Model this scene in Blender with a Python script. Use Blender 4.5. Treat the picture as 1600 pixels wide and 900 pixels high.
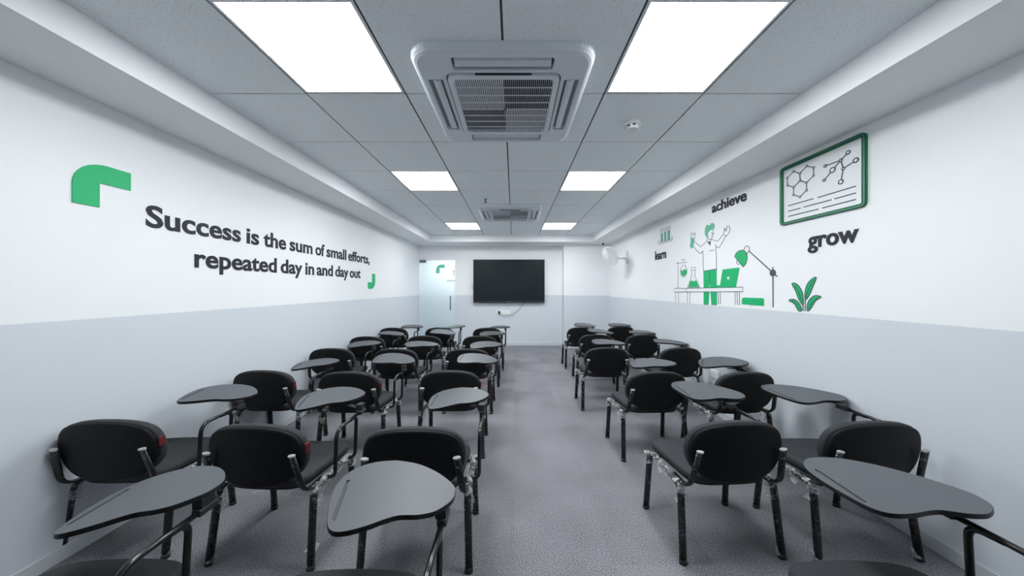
import bpy, bmesh, math, random
from mathutils import Vector, Matrix, Euler

random.seed(7)
S = bpy.context.scene
for o in list(bpy.data.objects):
    bpy.data.objects.remove(o, do_unlink=True)
C = S.collection

# ------------------------------------------------------------------ camera
FPX, CX, CY, CAMH = 470.2, 802.8, 450.5, 1.377
cam = bpy.data.cameras.new('camera')
cam_o = bpy.data.objects.new('camera', cam)
C.objects.link(cam_o)
cam_o.location = (0, 0, CAMH)
cam_o.rotation_euler = (math.pi / 2, 0, 0)
cam.sensor_fit = 'HORIZONTAL'
cam.sensor_width = 36.0
cam.lens = 36.0 * FPX / 1600.0
cam.shift_x = -(CX - 800.0) / 1600.0
cam.shift_y = (CY - 450.0) / 1600.0
cam.clip_start = 0.02
S.camera = cam_o

# ------------------------------------------------------------------ world, exposure
w = bpy.data.worlds.new('world')
S.world = w
w.use_nodes = True
w.node_tree.nodes['Background'].inputs[0].default_value = (0.8, 0.9, 1.0, 1)
w.node_tree.nodes['Background'].inputs[1].default_value = 0.05
S.view_settings.view_transform = 'Standard'
S.view_settings.look = 'None'
S.view_settings.gamma = 1.0
S.view_settings.use_curve_mapping = False
S.view_settings.exposure = 0.0
S.cycles.max_bounces = 16
S.cycles.diffuse_bounces = 12
S.cycles.glossy_bounces = 4
PANEL_POWER = 28.0
PANEL_COLOR = (0.93, 0.97, 1.0, 1)

# ------------------------------------------------------------------ room dimensions
XL, XR = -2.289, 2.212            # side walls
YB, YR = 7.23, -1.7               # front (TV) wall and rear wall
ZC = CAMH + 1.1755                # tile plane
ZS = CAMH + 1.023                 # soffit underside
SL, SR, SB = -1.84, 1.737, 6.6175 # inner edges of the soffits
COLX, COLY = 1.155, 6.945         # boxed column in the far right corner
DADO_L, DADO_R, DADO_B = 1.212, 1.188, 1.212

# ------------------------------------------------------------------ materials
def srgb(r, g, b):
    f = lambda c: (c / 255 / 12.92) if c / 255 <= 0.04045 else ((c / 255 + 0.055) / 1.055) ** 2.4
    return (f(r), f(g), f(b), 1)

def mat(name, col, rough=0.5, metal=0.0, spec=0.5, emit=None, noise=None, bump=None, coat=0):
    m = bpy.data.materials.new(name)
    m.use_nodes = True
    nt = m.node_tree
    b = nt.nodes['Principled BSDF']
    b.inputs['Base Color'].default_value = col
    b.inputs['Roughness'].default_value = rough
    b.inputs['Metallic'].default_value = metal
    b.inputs['Specular IOR Level'].default_value = spec
    b.inputs['Coat Weight'].default_value = coat
    if emit:
        b.inputs['Emission Color'].default_value = emit[0]
        b.inputs['Emission Strength'].default_value = emit[1]
    tc = nt.nodes.new('ShaderNodeTexCoord')
    if noise:
        sc, amt = noise
        n = nt.nodes.new('ShaderNodeTexNoise')
        n.inputs['Scale'].default_value = sc
        n.inputs['Detail'].default_value = 4
        nt.links.new(tc.outputs['Object'], n.inputs['Vector'])
        mx = nt.nodes.new('ShaderNodeMix')
        mx.data_type = 'RGBA'
        mx.inputs[6].default_value = tuple(c * (1 - amt) for c in col[:3]) + (1,)
        mx.inputs[7].default_value = tuple(min(1, c * (1 + amt)) for c in col[:3]) + (1,)
        nt.links.new(n.outputs['Fac'], mx.inputs[0])
        nt.links.new(mx.outputs[2], b.inputs['Base Color'])
    if bump:
        sc, st = bump
        n = nt.nodes.new('ShaderNodeTexNoise')
        n.inputs['Scale'].default_value = sc
        n.inputs['Detail'].default_value = 3
        nt.links.new(tc.outputs['Object'], n.inputs['Vector'])
        bp = nt.nodes.new('ShaderNodeBump')
        bp.inputs['Strength'].default_value = st
        bp.inputs['Distance'].default_value = 0.002
        nt.links.new(n.outputs['Fac'], bp.inputs['Height'])
        nt.links.new(bp.outputs[0], b.inputs['Normal'])
    return m

WHITE = (0.88, 0.887, 0.895, 1)
DADO = (0.665, 0.70, 0.735, 1)

def wall_mat(name, h):
    m = mat(name, WHITE, 0.55, spec=0.3, bump=(180, 0.04))
    nt = m.node_tree
    g = nt.nodes.new('ShaderNodeNewGeometry')
    sp = nt.nodes.new('ShaderNodeSeparateXYZ')
    nt.links.new(g.outputs['Position'], sp.inputs[0])
    c = nt.nodes.new('ShaderNodeMath'); c.operation = 'GREATER_THAN'
    c.inputs[1].default_value = h
    nt.links.new(sp.outputs['Z'], c.inputs[0])
    mx = nt.nodes.new('ShaderNodeMix'); mx.data_type = 'RGBA'
    mx.inputs[6].default_value = DADO
    mx.inputs[7].default_value = WHITE
    nt.links.new(c.outputs[0], mx.inputs[0])
    nt.links.new(mx.outputs[2], nt.nodes['Principled BSDF'].inputs['Base Color'])
    return m

M = {}
M['wall_l'] = wall_mat('paint_left', DADO_L)
M['wall_r'] = wall_mat('paint_right', DADO_R)
M['wall_b'] = wall_mat('paint_back', DADO_B)
M['white_paint'] = mat('white_paint', WHITE, 0.55, spec=0.3, bump=(180, 0.03))
M['skirting'] = mat('skirting', (0.62, 0.65, 0.68, 1), 0.4)
M['tee'] = mat('tee_bar', (0.06, 0.065, 0.075, 1), 0.6)
M['slab'] = mat('slab', (0.1, 0.1, 0.1, 1), 0.9)
M['panel_frame'] = mat('panel_frame', (0.85, 0.87, 0.9, 1), 0.3)
M['panel_light'] = mat('panel_light', (1, 1, 1, 1), 0.4, emit=(PANEL_COLOR, PANEL_POWER))
M['ac'] = mat('ac_plastic', (0.74, 0.77, 0.80, 1), 0.35)
M['ac_slat'] = mat('ac_slat', (0.72, 0.74, 0.78, 1), 0.4)
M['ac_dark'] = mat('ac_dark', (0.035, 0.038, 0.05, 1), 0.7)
M['ac_filter'] = mat('ac_filter', (0.012, 0.012, 0.018, 1), 0.8)
M['ac_duct'] = mat('ac_duct', (0.30, 0.31, 0.34, 1), 0.6)
M['trim'] = mat('tv_trim', (0.06, 0.065, 0.07, 1), 0.4)
M['blue'] = mat('blue_badge', (0.03, 0.06, 0.35, 1), 0.3)
M['white_plastic'] = mat('white_plastic', (0.82, 0.83, 0.82, 1), 0.35)
M['dark_plastic'] = mat('dark_plastic', (0.02, 0.02, 0.022, 1), 0.5)
M['chrome'] = mat('chrome', (0.75, 0.76, 0.78, 1), 0.18, metal=1.0)
M['cap'] = mat('end_cap', (0.50, 0.50, 0.49, 1), 0.45)
M['fabric'] = mat('black_fabric', (0.028, 0.030, 0.034, 1), 0.75, spec=0.35, noise=(160, 0.35), bump=(900, 0.35))
M['shell'] = mat('black_shell', (0.007, 0.0075, 0.008, 1), 0.6, spec=0.22, noise=(25, 0.3), bump=(500, 0.12))
M['tube'] = mat('black_tube', (0.008, 0.009, 0.010, 1), 0.22, spec=0.6)
M['laminate'] = mat('grey_laminate', (0.066, 0.073, 0.082, 1), 0.42, spec=0.65, noise=(14, 0.06), bump=(700, 0.06))
M['tab_edge'] = mat('tablet_edge', (0.008, 0.008, 0.01, 1), 0.4)
M['groove'] = mat('groove', (0.05, 0.054, 0.06, 1), 0.5)
M['red'] = mat('red_tag', (0.11, 0.007, 0.009, 1), 0.5)
M['green'] = mat('green_vinyl', srgb(0, 178, 108), 0.45)
M['green_dark'] = mat('green_frame', srgb(12, 130, 85), 0.4)
M['green_soft'] = mat('green_soft', srgb(92, 182, 148), 0.5)
M['ink'] = mat('ink', (0.022, 0.023, 0.033, 1), 0.55, spec=0.3)
M['ink_line'] = mat('ink_line', srgb(70, 74, 84), 0.5)
M['paper_white'] = mat('decal_white', (0.84, 0.85, 0.86, 1), 0.5)
M['tv_body'] = mat('tv_body', (0.012, 0.013, 0.015, 1), 0.35)
M['tv_screen'] = mat('tv_screen', (0.012, 0.017, 0.020, 1), 0.42, spec=0.18)
M['steel'] = mat('brushed_steel', (0.22, 0.23, 0.24, 1), 0.4, metal=0.6)
M['corridor_fill'] = mat('corridor_fill', (1, 1, 1, 1), 0.4, emit=(PANEL_COLOR, PANEL_POWER * 1.15))  # glow of the lamp added behind the door
M['mint'] = mat('mint_vinyl', srgb(120, 215, 185), 0.5)
M['cord'] = mat('cord', (0.03, 0.03, 0.035, 1), 0.5)
M['paper'] = mat('paper', (0.75, 0.75, 0.73, 1), 0.7)

def wrapped_leg():  # film on the tubes; its glints are painted as pale streaks
    m = mat('film_wrapped_tube', (0.008, 0.009, 0.010, 1), 0.25)
    nt = m.node_tree; b = nt.nodes['Principled BSDF']
    tc = nt.nodes.new('ShaderNodeTexCoord')
    mp = nt.nodes.new('ShaderNodeMapping')
    mp.inputs['Rotation'].default_value = (0.5, 0.7, 0.3)
    mp.inputs['Scale'].default_value = (40, 40, 75)
    nt.links.new(tc.outputs['Object'], mp.inputs[0])
    n = nt.nodes.new('ShaderNodeTexNoise')
    n.inputs['Scale'].default_value = 1.0; n.inputs['Detail'].default_value = 3
    n.inputs['Distortion'].default_value = 1.6
    nt.links.new(mp.outputs[0], n.inputs['Vector'])
    r = nt.nodes.new('ShaderNodeValToRGB')
    r.color_ramp.elements[0].position = 0.60; r.color_ramp.elements[0].color = (0.008, 0.009, 0.011, 1)
    r.color_ramp.elements[1].position = 0.74; r.color_ramp.elements[1].color = (0.30, 0.31, 0.32, 1)
    nt.links.new(n.outputs['Fac'], r.inputs[0])
    nt.links.new(r.outputs[0], b.inputs['Base Color'])
    bp = nt.nodes.new('ShaderNodeBump'); bp.inputs['Strength'].default_value = 0.6
    bp.inputs['Distance'].default_value = 0.003
    nt.links.new(n.outputs['Fac'], bp.inputs['Height'])
    nt.links.new(bp.outputs[0], b.inputs['Normal'])
    return m
M['leg'] = wrapped_leg()

def film():
    m = bpy.data.materials.new('clear_film'); m.use_nodes = True
    nt = m.node_tree; b = nt.nodes['Principled BSDF']; out = nt.nodes['Material Output']
    b.inputs['Base Color'].default_value = (0.75, 0.76, 0.76, 1)
    b.inputs['Roughness'].default_value = 0.35
    t = nt.nodes.new('ShaderNodeBsdfTransparent')
    tc = nt.nodes.new('ShaderNodeTexCoord')
    n = nt.nodes.new('ShaderNodeTexNoise'); n.inputs['Scale'].default_value = 30; n.inputs['Detail'].default_value = 3
    n.inputs['Distortion'].default_value = 1.2
    nt.links.new(tc.outputs['Object'], n.inputs['Vector'])
    r = nt.nodes.new('ShaderNodeValToRGB')
    r.color_ramp.elements[0].position = 0.42; r.color_ramp.elements[0].color = (0.05, 0.05, 0.05, 1)
    r.color_ramp.elements[1].position = 0.68; r.color_ramp.elements[1].color = (0.55, 0.55, 0.55, 1)
    nt.links.new(n.outputs['Fac'], r.inputs[0])
    mx = nt.nodes.new('ShaderNodeMixShader')
    nt.links.new(r.outputs[0], mx.inputs[0]); nt.links.new(t.outputs[0], mx.inputs[1]); nt.links.new(b.outputs[0], mx.inputs[2])
    nt.links.new(mx.outputs[0], out.inputs[0])
    return m
M['film'] = film()

def tile_mat():
    m = mat('mineral_tile', (0.92, 0.95, 0.96, 1), 0.85, spec=0.2)
    nt = m.node_tree; b = nt.nodes['Principled BSDF']
    tc = nt.nodes.new('ShaderNodeTexCoord')
    oi = nt.nodes.new('ShaderNodeObjectInfo')
    ad = nt.nodes.new('ShaderNodeVectorMath'); ad.operation = 'ADD'
    sc = nt.nodes.new('ShaderNodeVectorMath'); sc.operation = 'SCALE'; sc.inputs['Scale'].default_value = 7.0
    cmb = nt.nodes.new('ShaderNodeCombineXYZ')
    nt.links.new(oi.outputs['Random'], cmb.inputs[0]); nt.links.new(oi.outputs['Random'], cmb.inputs[1])
    nt.links.new(cmb.outputs[0], sc.inputs[0])
    nt.links.new(tc.outputs['Object'], ad.inputs[0]); nt.links.new(sc.outputs[0], ad.inputs[1])
    v = nt.nodes.new('ShaderNodeTexNoise'); v.inputs['Scale'].default_value = 150; v.inputs['Detail'].default_value = 2
    nt.links.new(ad.outputs[0], v.inputs['Vector'])
    r = nt.nodes.new('ShaderNodeValToRGB')
    r.color_ramp.elements[0].position = 0.30; r.color_ramp.elements[0].color = (0.55, 0.575, 0.59, 1)
    r.color_ramp.elements[1].position = 0.40; r.color_ramp.elements[1].color = (0.92, 0.95, 0.96, 1)
    nt.links.new(v.outputs['Fac'], r.inputs[0])
    nt.links.new(r.outputs[0], b.inputs['Base Color'])
    bp = nt.nodes.new('ShaderNodeBump'); bp.inputs['Strength'].default_value = 0.3; bp.inputs['Distance'].default_value = 0.002
    nt.links.new(v.outputs['Fac'], bp.inputs['Height']); nt.links.new(bp.outputs[0], b.inputs['Normal'])
    return m
M['tile'] = tile_mat()

def carpet_mat():
    m = mat('carpet', (0.12, 0.12, 0.13, 1), 0.95, spec=0.1)
    nt = m.node_tree; b = nt.nodes['Principled BSDF']
    g = nt.nodes.new('ShaderNodeNewGeometry')
    n1 = nt.nodes.new('ShaderNodeTexNoise'); n1.inputs['Scale'].default_value = 185; n1.inputs['Detail'].default_value = 2
    n2 = nt.nodes.new('ShaderNodeTexNoise'); n2.inputs['Scale'].default_value = 2.2; n2.inputs['Detail'].default_value = 6
    nt.links.new(g.outputs['Position'], n1.inputs['Vector']); nt.links.new(g.outputs['Position'], n2.inputs['Vector'])
    a = nt.nodes.new('ShaderNodeMath'); a.operation = 'MULTIPLY_ADD'; a.inputs[1].default_value = 0.95
    nt.links.new(n1.outputs['Fac'], a.inputs[0])
    a2 = nt.nodes.new('ShaderNodeMath'); a2.operation = 'MULTIPLY_ADD'; a2.inputs[1].default_value = 0.20
    nt.links.new(n2.outputs['Fac'], a2.inputs[0])
    oi = nt.nodes.new('ShaderNodeObjectInfo')
    a3 = nt.nodes.new('ShaderNodeMath'); a3.operation = 'MULTIPLY'; a3.inputs[1].default_value = 0.05
    nt.links.new(oi.outputs['Random'], a3.inputs[0])
    nt.links.new(a3.outputs[0], a2.inputs[2]); nt.links.new(a2.outputs[0], a.inputs[2])
    r = nt.nodes.new('ShaderNodeValToRGB')
    r.color_ramp.elements[0].position = 0.40; r.color_ramp.elements[0].color = (0.070, 0.068, 0.076, 1)
    r.color_ramp.elements[1].position = 0.80; r.color_ramp.elements[1].color = (0.365, 0.362, 0.388, 1)
    nt.links.new(a.outputs[0], r.inputs[0]); nt.links.new(r.outputs[0], b.inputs['Base Color'])
    bp = nt.nodes.new('ShaderNodeBump'); bp.inputs['Strength'].default_value = 0.3; bp.inputs['Distance'].default_value = 0.002
    nt.links.new(n1.outputs['Fac'], bp.inputs['Height']); nt.links.new(bp.outputs[0], b.inputs['Normal'])
    return m
M['carpet'] = carpet_mat()

def frosted():
    m = bpy.data.materials.new('frosted_glass'); m.use_nodes = True
    nt = m.node_tree; b = nt.nodes['Principled BSDF']
    b.inputs['Base Color'].default_value = (0.85, 0.93, 0.94, 1)
    b.inputs['Roughness'].default_value = 0.28
    b.inputs['Transmission Weight'].default_value = 0.75
    b.inputs['IOR'].default_value = 1.2
    return m
M['glass'] = frosted()

# ------------------------------------------------------------------ mesh helpers
def add_box(bm, x0, x1, y0, y1, z0, z1, bev=0.0):
    vs = [bm.verts.new((x, y, z)) for z in (z0, z1) for y in (y0, y1) for x in (x0, x1)]
    fs = [(0, 2, 3, 1), (4, 5, 7, 6), (0, 1, 5, 4), (2, 6, 7, 3), (0, 4, 6, 2), (1, 3, 7, 5)]
    faces = [bm.faces.new([vs[i] for i in f]) for f in fs]
    if bev > 0:
        es = set(e for f in faces for e in f.edges)
        bmesh.ops.bevel(bm, geom=list(es), offset=bev, segments=2, affect='EDGES', profile=0.5)
    return bm

def mesh_of(bm, name, m, smooth=False, mats=None):
    bmesh.ops.recalc_face_normals(bm, faces=bm.faces[:])
    me = bpy.data.meshes.new(name)
    bm.to_mesh(me); bm.free()
    for k in (mats or [m]):
        me.materials.append(k)
    if smooth:
        for p in me.polygons:
            p.use_smooth = True
    return me

def link(name, data, parent=None, loc=(0, 0, 0), rot=(0, 0, 0)):
    o = bpy.data.objects.new(name, data)
    C.objects.link(o)
    o.location = loc
    o.rotation_euler = rot
    if parent:
        o.parent = parent
    return o

def obj(name, bm, m, parent=None, smooth=False, loc=(0, 0, 0), rot=(0, 0, 0)):
    return link(name, mesh_of(bm, name, m, smooth), parent, loc, rot)

def box(name, ext, m, parent=None, bev=0.0, **k):
    return obj(name, add_box(bmesh.new(), *ext, bev=bev), m, parent, **k)

def tag(o, label, cat, group=None):
    o['label'] = label; o['category'] = cat
    if group: o['group'] = group
    return o

def thing(name, label, cat, loc=(0, 0, 0), rot=(0, 0, 0), group=None):
    return tag(link(name, None, None, loc, rot), label, cat, group)

def struct(o):
    o['kind'] = 'structure'
    return o

def catmull(pts, n=6, closed=False):
    P = [Vector(p) for p in pts]
    out = []
    N = len(P)
    rng = range(N) if closed else range(N - 1)
    for i in rng:
        p0 = P[(i - 1) % N] if closed or i > 0 else P[0] * 2 - P[1]
        p1 = P[i]; p2 = P[(i + 1) % N]
        p3 = P[(i + 2) % N] if closed or i + 2 < N else P[-1] * 2 - P[-2]
        for k in range(n):
            t = k / n
            out.append(0.5 * ((2 * p1) + (p2 - p0) * t + (2 * p0 - 5 * p1 + 4 * p2 - p3) * t * t + (-p0 + 3 * p1 - 3 * p2 + p3) * t ** 3))
    if not closed:
        out.append(P[-1])
    return out

def fillet(pts, r, n=5):
    """polyline with rounded corners"""
    P = [Vector(p) for p in pts]
    out = [P[0]]
    for i in range(1, len(P) - 1):
        a, b, c = P[i - 1], P[i], P[i + 1]
        d1 = (a - b); d2 = (c - b)
        q = min(r, d1.length * 0.48, d2.length * 0.48)
        s = b + d1.normalized() * q; e = b + d2.normalized() * q
        for k in range(n + 1):
            t = k / n
            out.append(s * (1 - t) ** 2 + b * 2 * t * (1 - t) + e * t * t)
    out.append(P[-1])
    return out

def sweep(bm, pts, ra, rb=None, ref=(1, 0, 0), seg=10, jitter=0.0, rnd=None, cap=True):
    """sweep an oval section along pts; ra lies along ref"""
    rb = rb if rb is not None else ra
    P = [Vector(p) for p in pts]
    rings = []
    u = Vector(ref)
    for i, p in enumerate(P):
        t = (P[min(i + 1, len(P) - 1)] - P[max(i - 1, 0)]).normalized()
        u = (u - t * u.dot(t))
        if u.length < 1e-4:
            u = t.orthogonal()
        u.normalize()
        v = t.cross(u)
        ring = []
        for k in range(seg):
            a = 2 * math.pi * k / seg
            j = 1 + (rnd.uniform(-jitter, jitter) if jitter else 0)
            ring.append(bm.verts.new(p + (u * math.cos(a) * ra + v * math.sin(a) * rb) * j))
        rings.append(ring)
    for a, b in zip(rings, rings[1:]):
        for k in range(seg):
            bm.faces.new((a[k], a[(k + 1) % seg], b[(k + 1) % seg], b[k]))
    if cap:
        bm.faces.new(rings[0][::-1]); bm.faces.new(rings[-1])
    return bm

def lathe(bm, prof, seg=24):
    """prof: list of (r, z)"""
    rings = []
    for r, z in prof:
        if r < 1e-6:
            rings.append([bm.verts.new((0, 0, z))])
        else:
            rings.append([bm.verts.new((r * math.cos(2 * math.pi * k / seg), r * math.sin(2 * math.pi * k / seg), z)) for k in range(seg)])
    for a, b in zip(rings, rings[1:]):
        for k in range(seg):
            k2 = (k + 1) % seg
            if len(a) == 1 and len(b) == 1: continue
            if len(a) == 1: bm.faces.new((a[0], b[k], b[k2]))
            elif len(b) == 1: bm.faces.new((a[k], a[k2], b[0]))
            else: bm.faces.new((a[k], a[k2], b[k2], b[k]))
    return bm

def rrect(hx, hy, r, n=5, cx=0, cy=0):
    out = []
    for sx, sy, a0 in ((1, 1, 0), (-1, 1, 90), (-1, -1, 180), (1, -1, 270)):
        for k in range(n + 1):
            a = math.radians(a0 + 90 * k / n)
            out.append((cx + sx * (hx - r) + r * math.cos(a), cy + sy * (hy - r) + r * math.sin(a)))
    return out

def loft(bm, rings, close_ends=True):
    V = [[bm.verts.new(p) for p in r] for r in rings]
    n = len(V[0])
    for a, b in zip(V, V[1:]):
        for k in range(n):
            bm.faces.new((a[k], a[(k + 1) % n], b[(k + 1) % n], b[k]))
    if close_ends:
        bm.faces.new(V[0][::-1]); bm.faces.new(V[-1])
    return V

def plate_with_holes(bm, outer, holes, z):
    """flat face with holes, filled; returns vert loops"""
    loops = []
    edges = []
    for lp in [outer] + holes:
        vs = [bm.verts.new((x, y, z)) for x, y in lp]
        loops.append(vs)
        for a, b in zip(vs, vs[1:] + vs[:1]):
            edges.append(bm.edges.new((a, b)))
    bmesh.ops.triangle_fill(bm, use_beauty=True, use_dissolve=False, edges=edges)
    return loops

def wall_ring(bm, loop, dz, ds=None):
    """extrude a loop of verts by dz, return new loop"""
    nl = [bm.verts.new((v.co.x, v.co.y, v.co.z + dz)) for v in loop]
    n = len(loop)
    for k in range(n):
        bm.faces.new((loop[k], loop[(k + 1) % n], nl[(k + 1) % n], nl[k]))
    return nl

# ================================================================== STRUCTURE
T = 0.12
floor = struct(box('floor', (XL - T, XR + T, YR - T, YB + T, -0.10, -0.008), M['slab']))
# carpet tiles
ct = 0.5
bmc = add_box(bmesh.new(), -ct / 2 + 0.0002, ct / 2 - 0.0002, -ct / 2 + 0.0002, ct / 2 - 0.0002, -0.008, 0.0)
me_ct = mesh_of(bmc, 'carpet_tile', M['carpet'])
nx0, nx1 = math.floor(XL / ct), math.ceil(XR / ct)
ny0, ny1 = math.floor(YR / ct), math.ceil(YB / ct)
for i in range(nx0, nx1):
    for j in range(ny0, ny1):
        x0, x1 = max(i * ct, XL), min((i + 1) * ct, XR)
        y0, y1 = max(j * ct, YR), min((j + 1) * ct, YB)
        if x1 - x0 < 0.02 or y1 - y0 < 0.02: continue
        o = link('carpet_tile', me_ct, floor, ((x0 + x1) / 2, (y0 + y1) / 2, 0))
        o.scale = ((x1 - x0) / ct, (y1 - y0) / ct, 1)

ZTOP = ZC + 0.25
struct(box('wall_left', (XL - T, XL, YR, YB, -0.1, ZTOP), M['wall_l']))
struct(box('wall_right', (XR, XR + T, YR, YB, -0.1, ZTOP), M['wall_r']))
struct(box('wall_rear', (XL - T, XR + T, YR - T, YR, -0.1, ZTOP), M['wall_b']))
# TV wall with the door opening at its left end
DX0, DX1, DZ = -2.272, -1.412, 2.062
bm = bmesh.new()
add_box(bm, DX1, XR + T, YB, YB + T, -0.1, ZTOP)
add_box(bm, XL - T, DX1, YB, YB + T, DZ, ZTOP)
add_box(bm, XL - T, DX0, YB, YB + T, -0.1, DZ)
struct(obj('wall_back', bm, M['wall_b']))
struct(box('wall_column', (COLX, XR, COLY, YB, -0.005, ZS + 0.01), M['wall_b']))
# soffits
bm = bmesh.new()
add_box(bm, XL, SL, YR, YB, ZS, ZTOP)
struct(obj('ceiling_soffit_left', bm, M['white_paint']))
struct(obj('ceiling_soffit_right', add_box(bmesh.new(), SR, XR, YR, YB, ZS, ZTOP), M['white_paint']))
struct(obj('ceiling_soffit_back', add_box(bmesh.new(), SL, SR, SB, YB, ZS, ZTOP), M['white_paint']))
# skirting
bh, bt = 0.072, 0.012
for nm, e in (('baseboard_left', (XL, XL + bt, YR, YB, 0, bh)), ('baseboard_right', (XR - bt, XR, YR, COLY, 0, bh)),
              ('baseboard_back', (DX1, COLX, YB - bt, YB, 0, bh)), ('baseboard_column_front', (COLX, XR - bt, COLY - bt, COLY, 0, bh)),
              ('baseboard_column_side', (COLX - bt, COLX, COLY - bt, YB - bt, 0, bh))):
    struct(box(nm, e, M['skirting'], bev=0.003))

# ceiling: dark deck, recessed tees, one object for every tile
ceiling = struct(box('ceiling', (SL, SR, YR, SB, ZC + 0.22, ZC + 0.25), M['slab']))
LX = [SL, -1.2535, -0.6535, -0.0535, 0.5465, 1.1465, SR]
ROWS = []
y = SB
while y > YR:
    ROWS.append((max(y - 0.6, YR), y)); y -= 0.6
G = 0.0055
for x in LX[1:-1]:
    box('main_tee', (x - 0.012, x + 0.012, YR, SB, ZC + 0.006, ZC + 0.03), M['tee'], ceiling)
for (a, b) in ROWS[1:]:
    box('cross_tee', (SL, SR, b - 0.012, b + 0.012, ZC + 0.0065, ZC + 0.028), M['tee'], ceiling)
tile_cache = {}
LIGHT_ROWS = [1, 5, 8]      # rows counted from the TV wall that carry light panels
light_cells = []
for r, (ya, yb) in enumerate(ROWS):
    for c in range(6):
        xa, xb = LX[c], LX[c + 1]
        if c in (1, 4) and r in LIGHT_ROWS:
            light_cells.append((c, r, xa, xb, ya, yb)); continue
        g0 = 0.001 if c == 0 else G; g1 = 0.001 if c == 5 else G
        gy = G * 0.9
        hx, hy = (xb - xa - g0 - g1) / 2, (yb - ya) / 2 - gy
        key = (round(hx, 4), round(hy, 4))
        if key not in tile_cache:
            bmt = add_box(bmesh.new(), -hx, hx, -hy, hy, 0.0, 0.014, bev=0.0)
            tile_cache[key] = mesh_of(bmt, 'ceiling_tile', M['tile'])
        link('ceiling_tile', tile_cache[key], ceiling, ((xa + g0 + xb - g1) / 2, (ya + yb) / 2, ZC))

# corridor behind the glass door
cor = struct(box('floor_corridor', (XL - 1.0, -0.6, YB + T, YB + 1.7, -0.1, 0.0), M['carpet']))
struct(box('wall_corridor', (XL - 1.0, -0.6, YB + 1.7, YB + 1.8, 0.0, 2.6), M['wall_b']))
struct(box('wall_corridor_left', (XL - 1.1, XL - 1.0, YB + T, YB + 1.8, 0.0, 2.6), M['wall_b']))
struct(box('wall_corridor_right', (-0.6, -0.5, YB + T, YB + 1.8, 0.0, 2.6), M['wall_b']))
struct(box('ceiling_corridor', (XL - 1.1, -0.5, YB + T, YB + 1.8, 2.6, 2.7), M['white_paint']))

# ================================================================== LIGHT PANELS
def light_panel(xa, xb, ya, yb, label):
    cx, cy = (xa + xb) / 2, (ya + yb) / 2
    h = 0.2945
    t = thing('ceiling_light', label, 'ceiling light', (cx, cy, ZC), group='square ceiling light panels')
    fw = 0.014
    bm = bmesh.new()
    L = plate_with_holes(bm, [(-h, -h), (h, -h), (h, h), (-h, h)], [[(-h + fw, -h + fw), (h - fw, -h + fw), (h - fw, h - fw), (-h + fw, h - fw)]], 0.0)
    wall_ring(bm, L[0], 0.014); wall_ring(bm, L[1], 0.014)
    obj('frame', bm, M['panel_frame'], t)
    d = h - fw
    box('diffuser', (-d, d, -d, d, 0.002, 0.012), M['panel_light'], t)
    return t

side = {1: 'left', 4: 'right'}
rowname = {1: 'far pair near the TV wall', 5: 'middle pair between the two air conditioners', 8: 'nearest pair beside the large air conditioner'}
for c, r, xa, xb, ya, yb in light_cells:
    light_panel(xa, xb, ya, yb, 'bright square ceiling light, %s one of the %s' % (side[c], rowname[r]))
t = thing('corridor_fill_light', 'added unseen fill lamp brightening the frosted glass door from behind', 'ceiling light', (-1.8, YB + 0.9, 2.6))  # unseen lamp added to light the corridor and brighten the door glass
box('fill_frame', (-0.31, 0.31, -0.31, 0.31, -0.02, 0.0), M['panel_frame'], t)
box('diffuser', (-0.3, 0.3, -0.3, 0.3, -0.026, -0.02), M['corridor_fill'], t)

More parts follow.
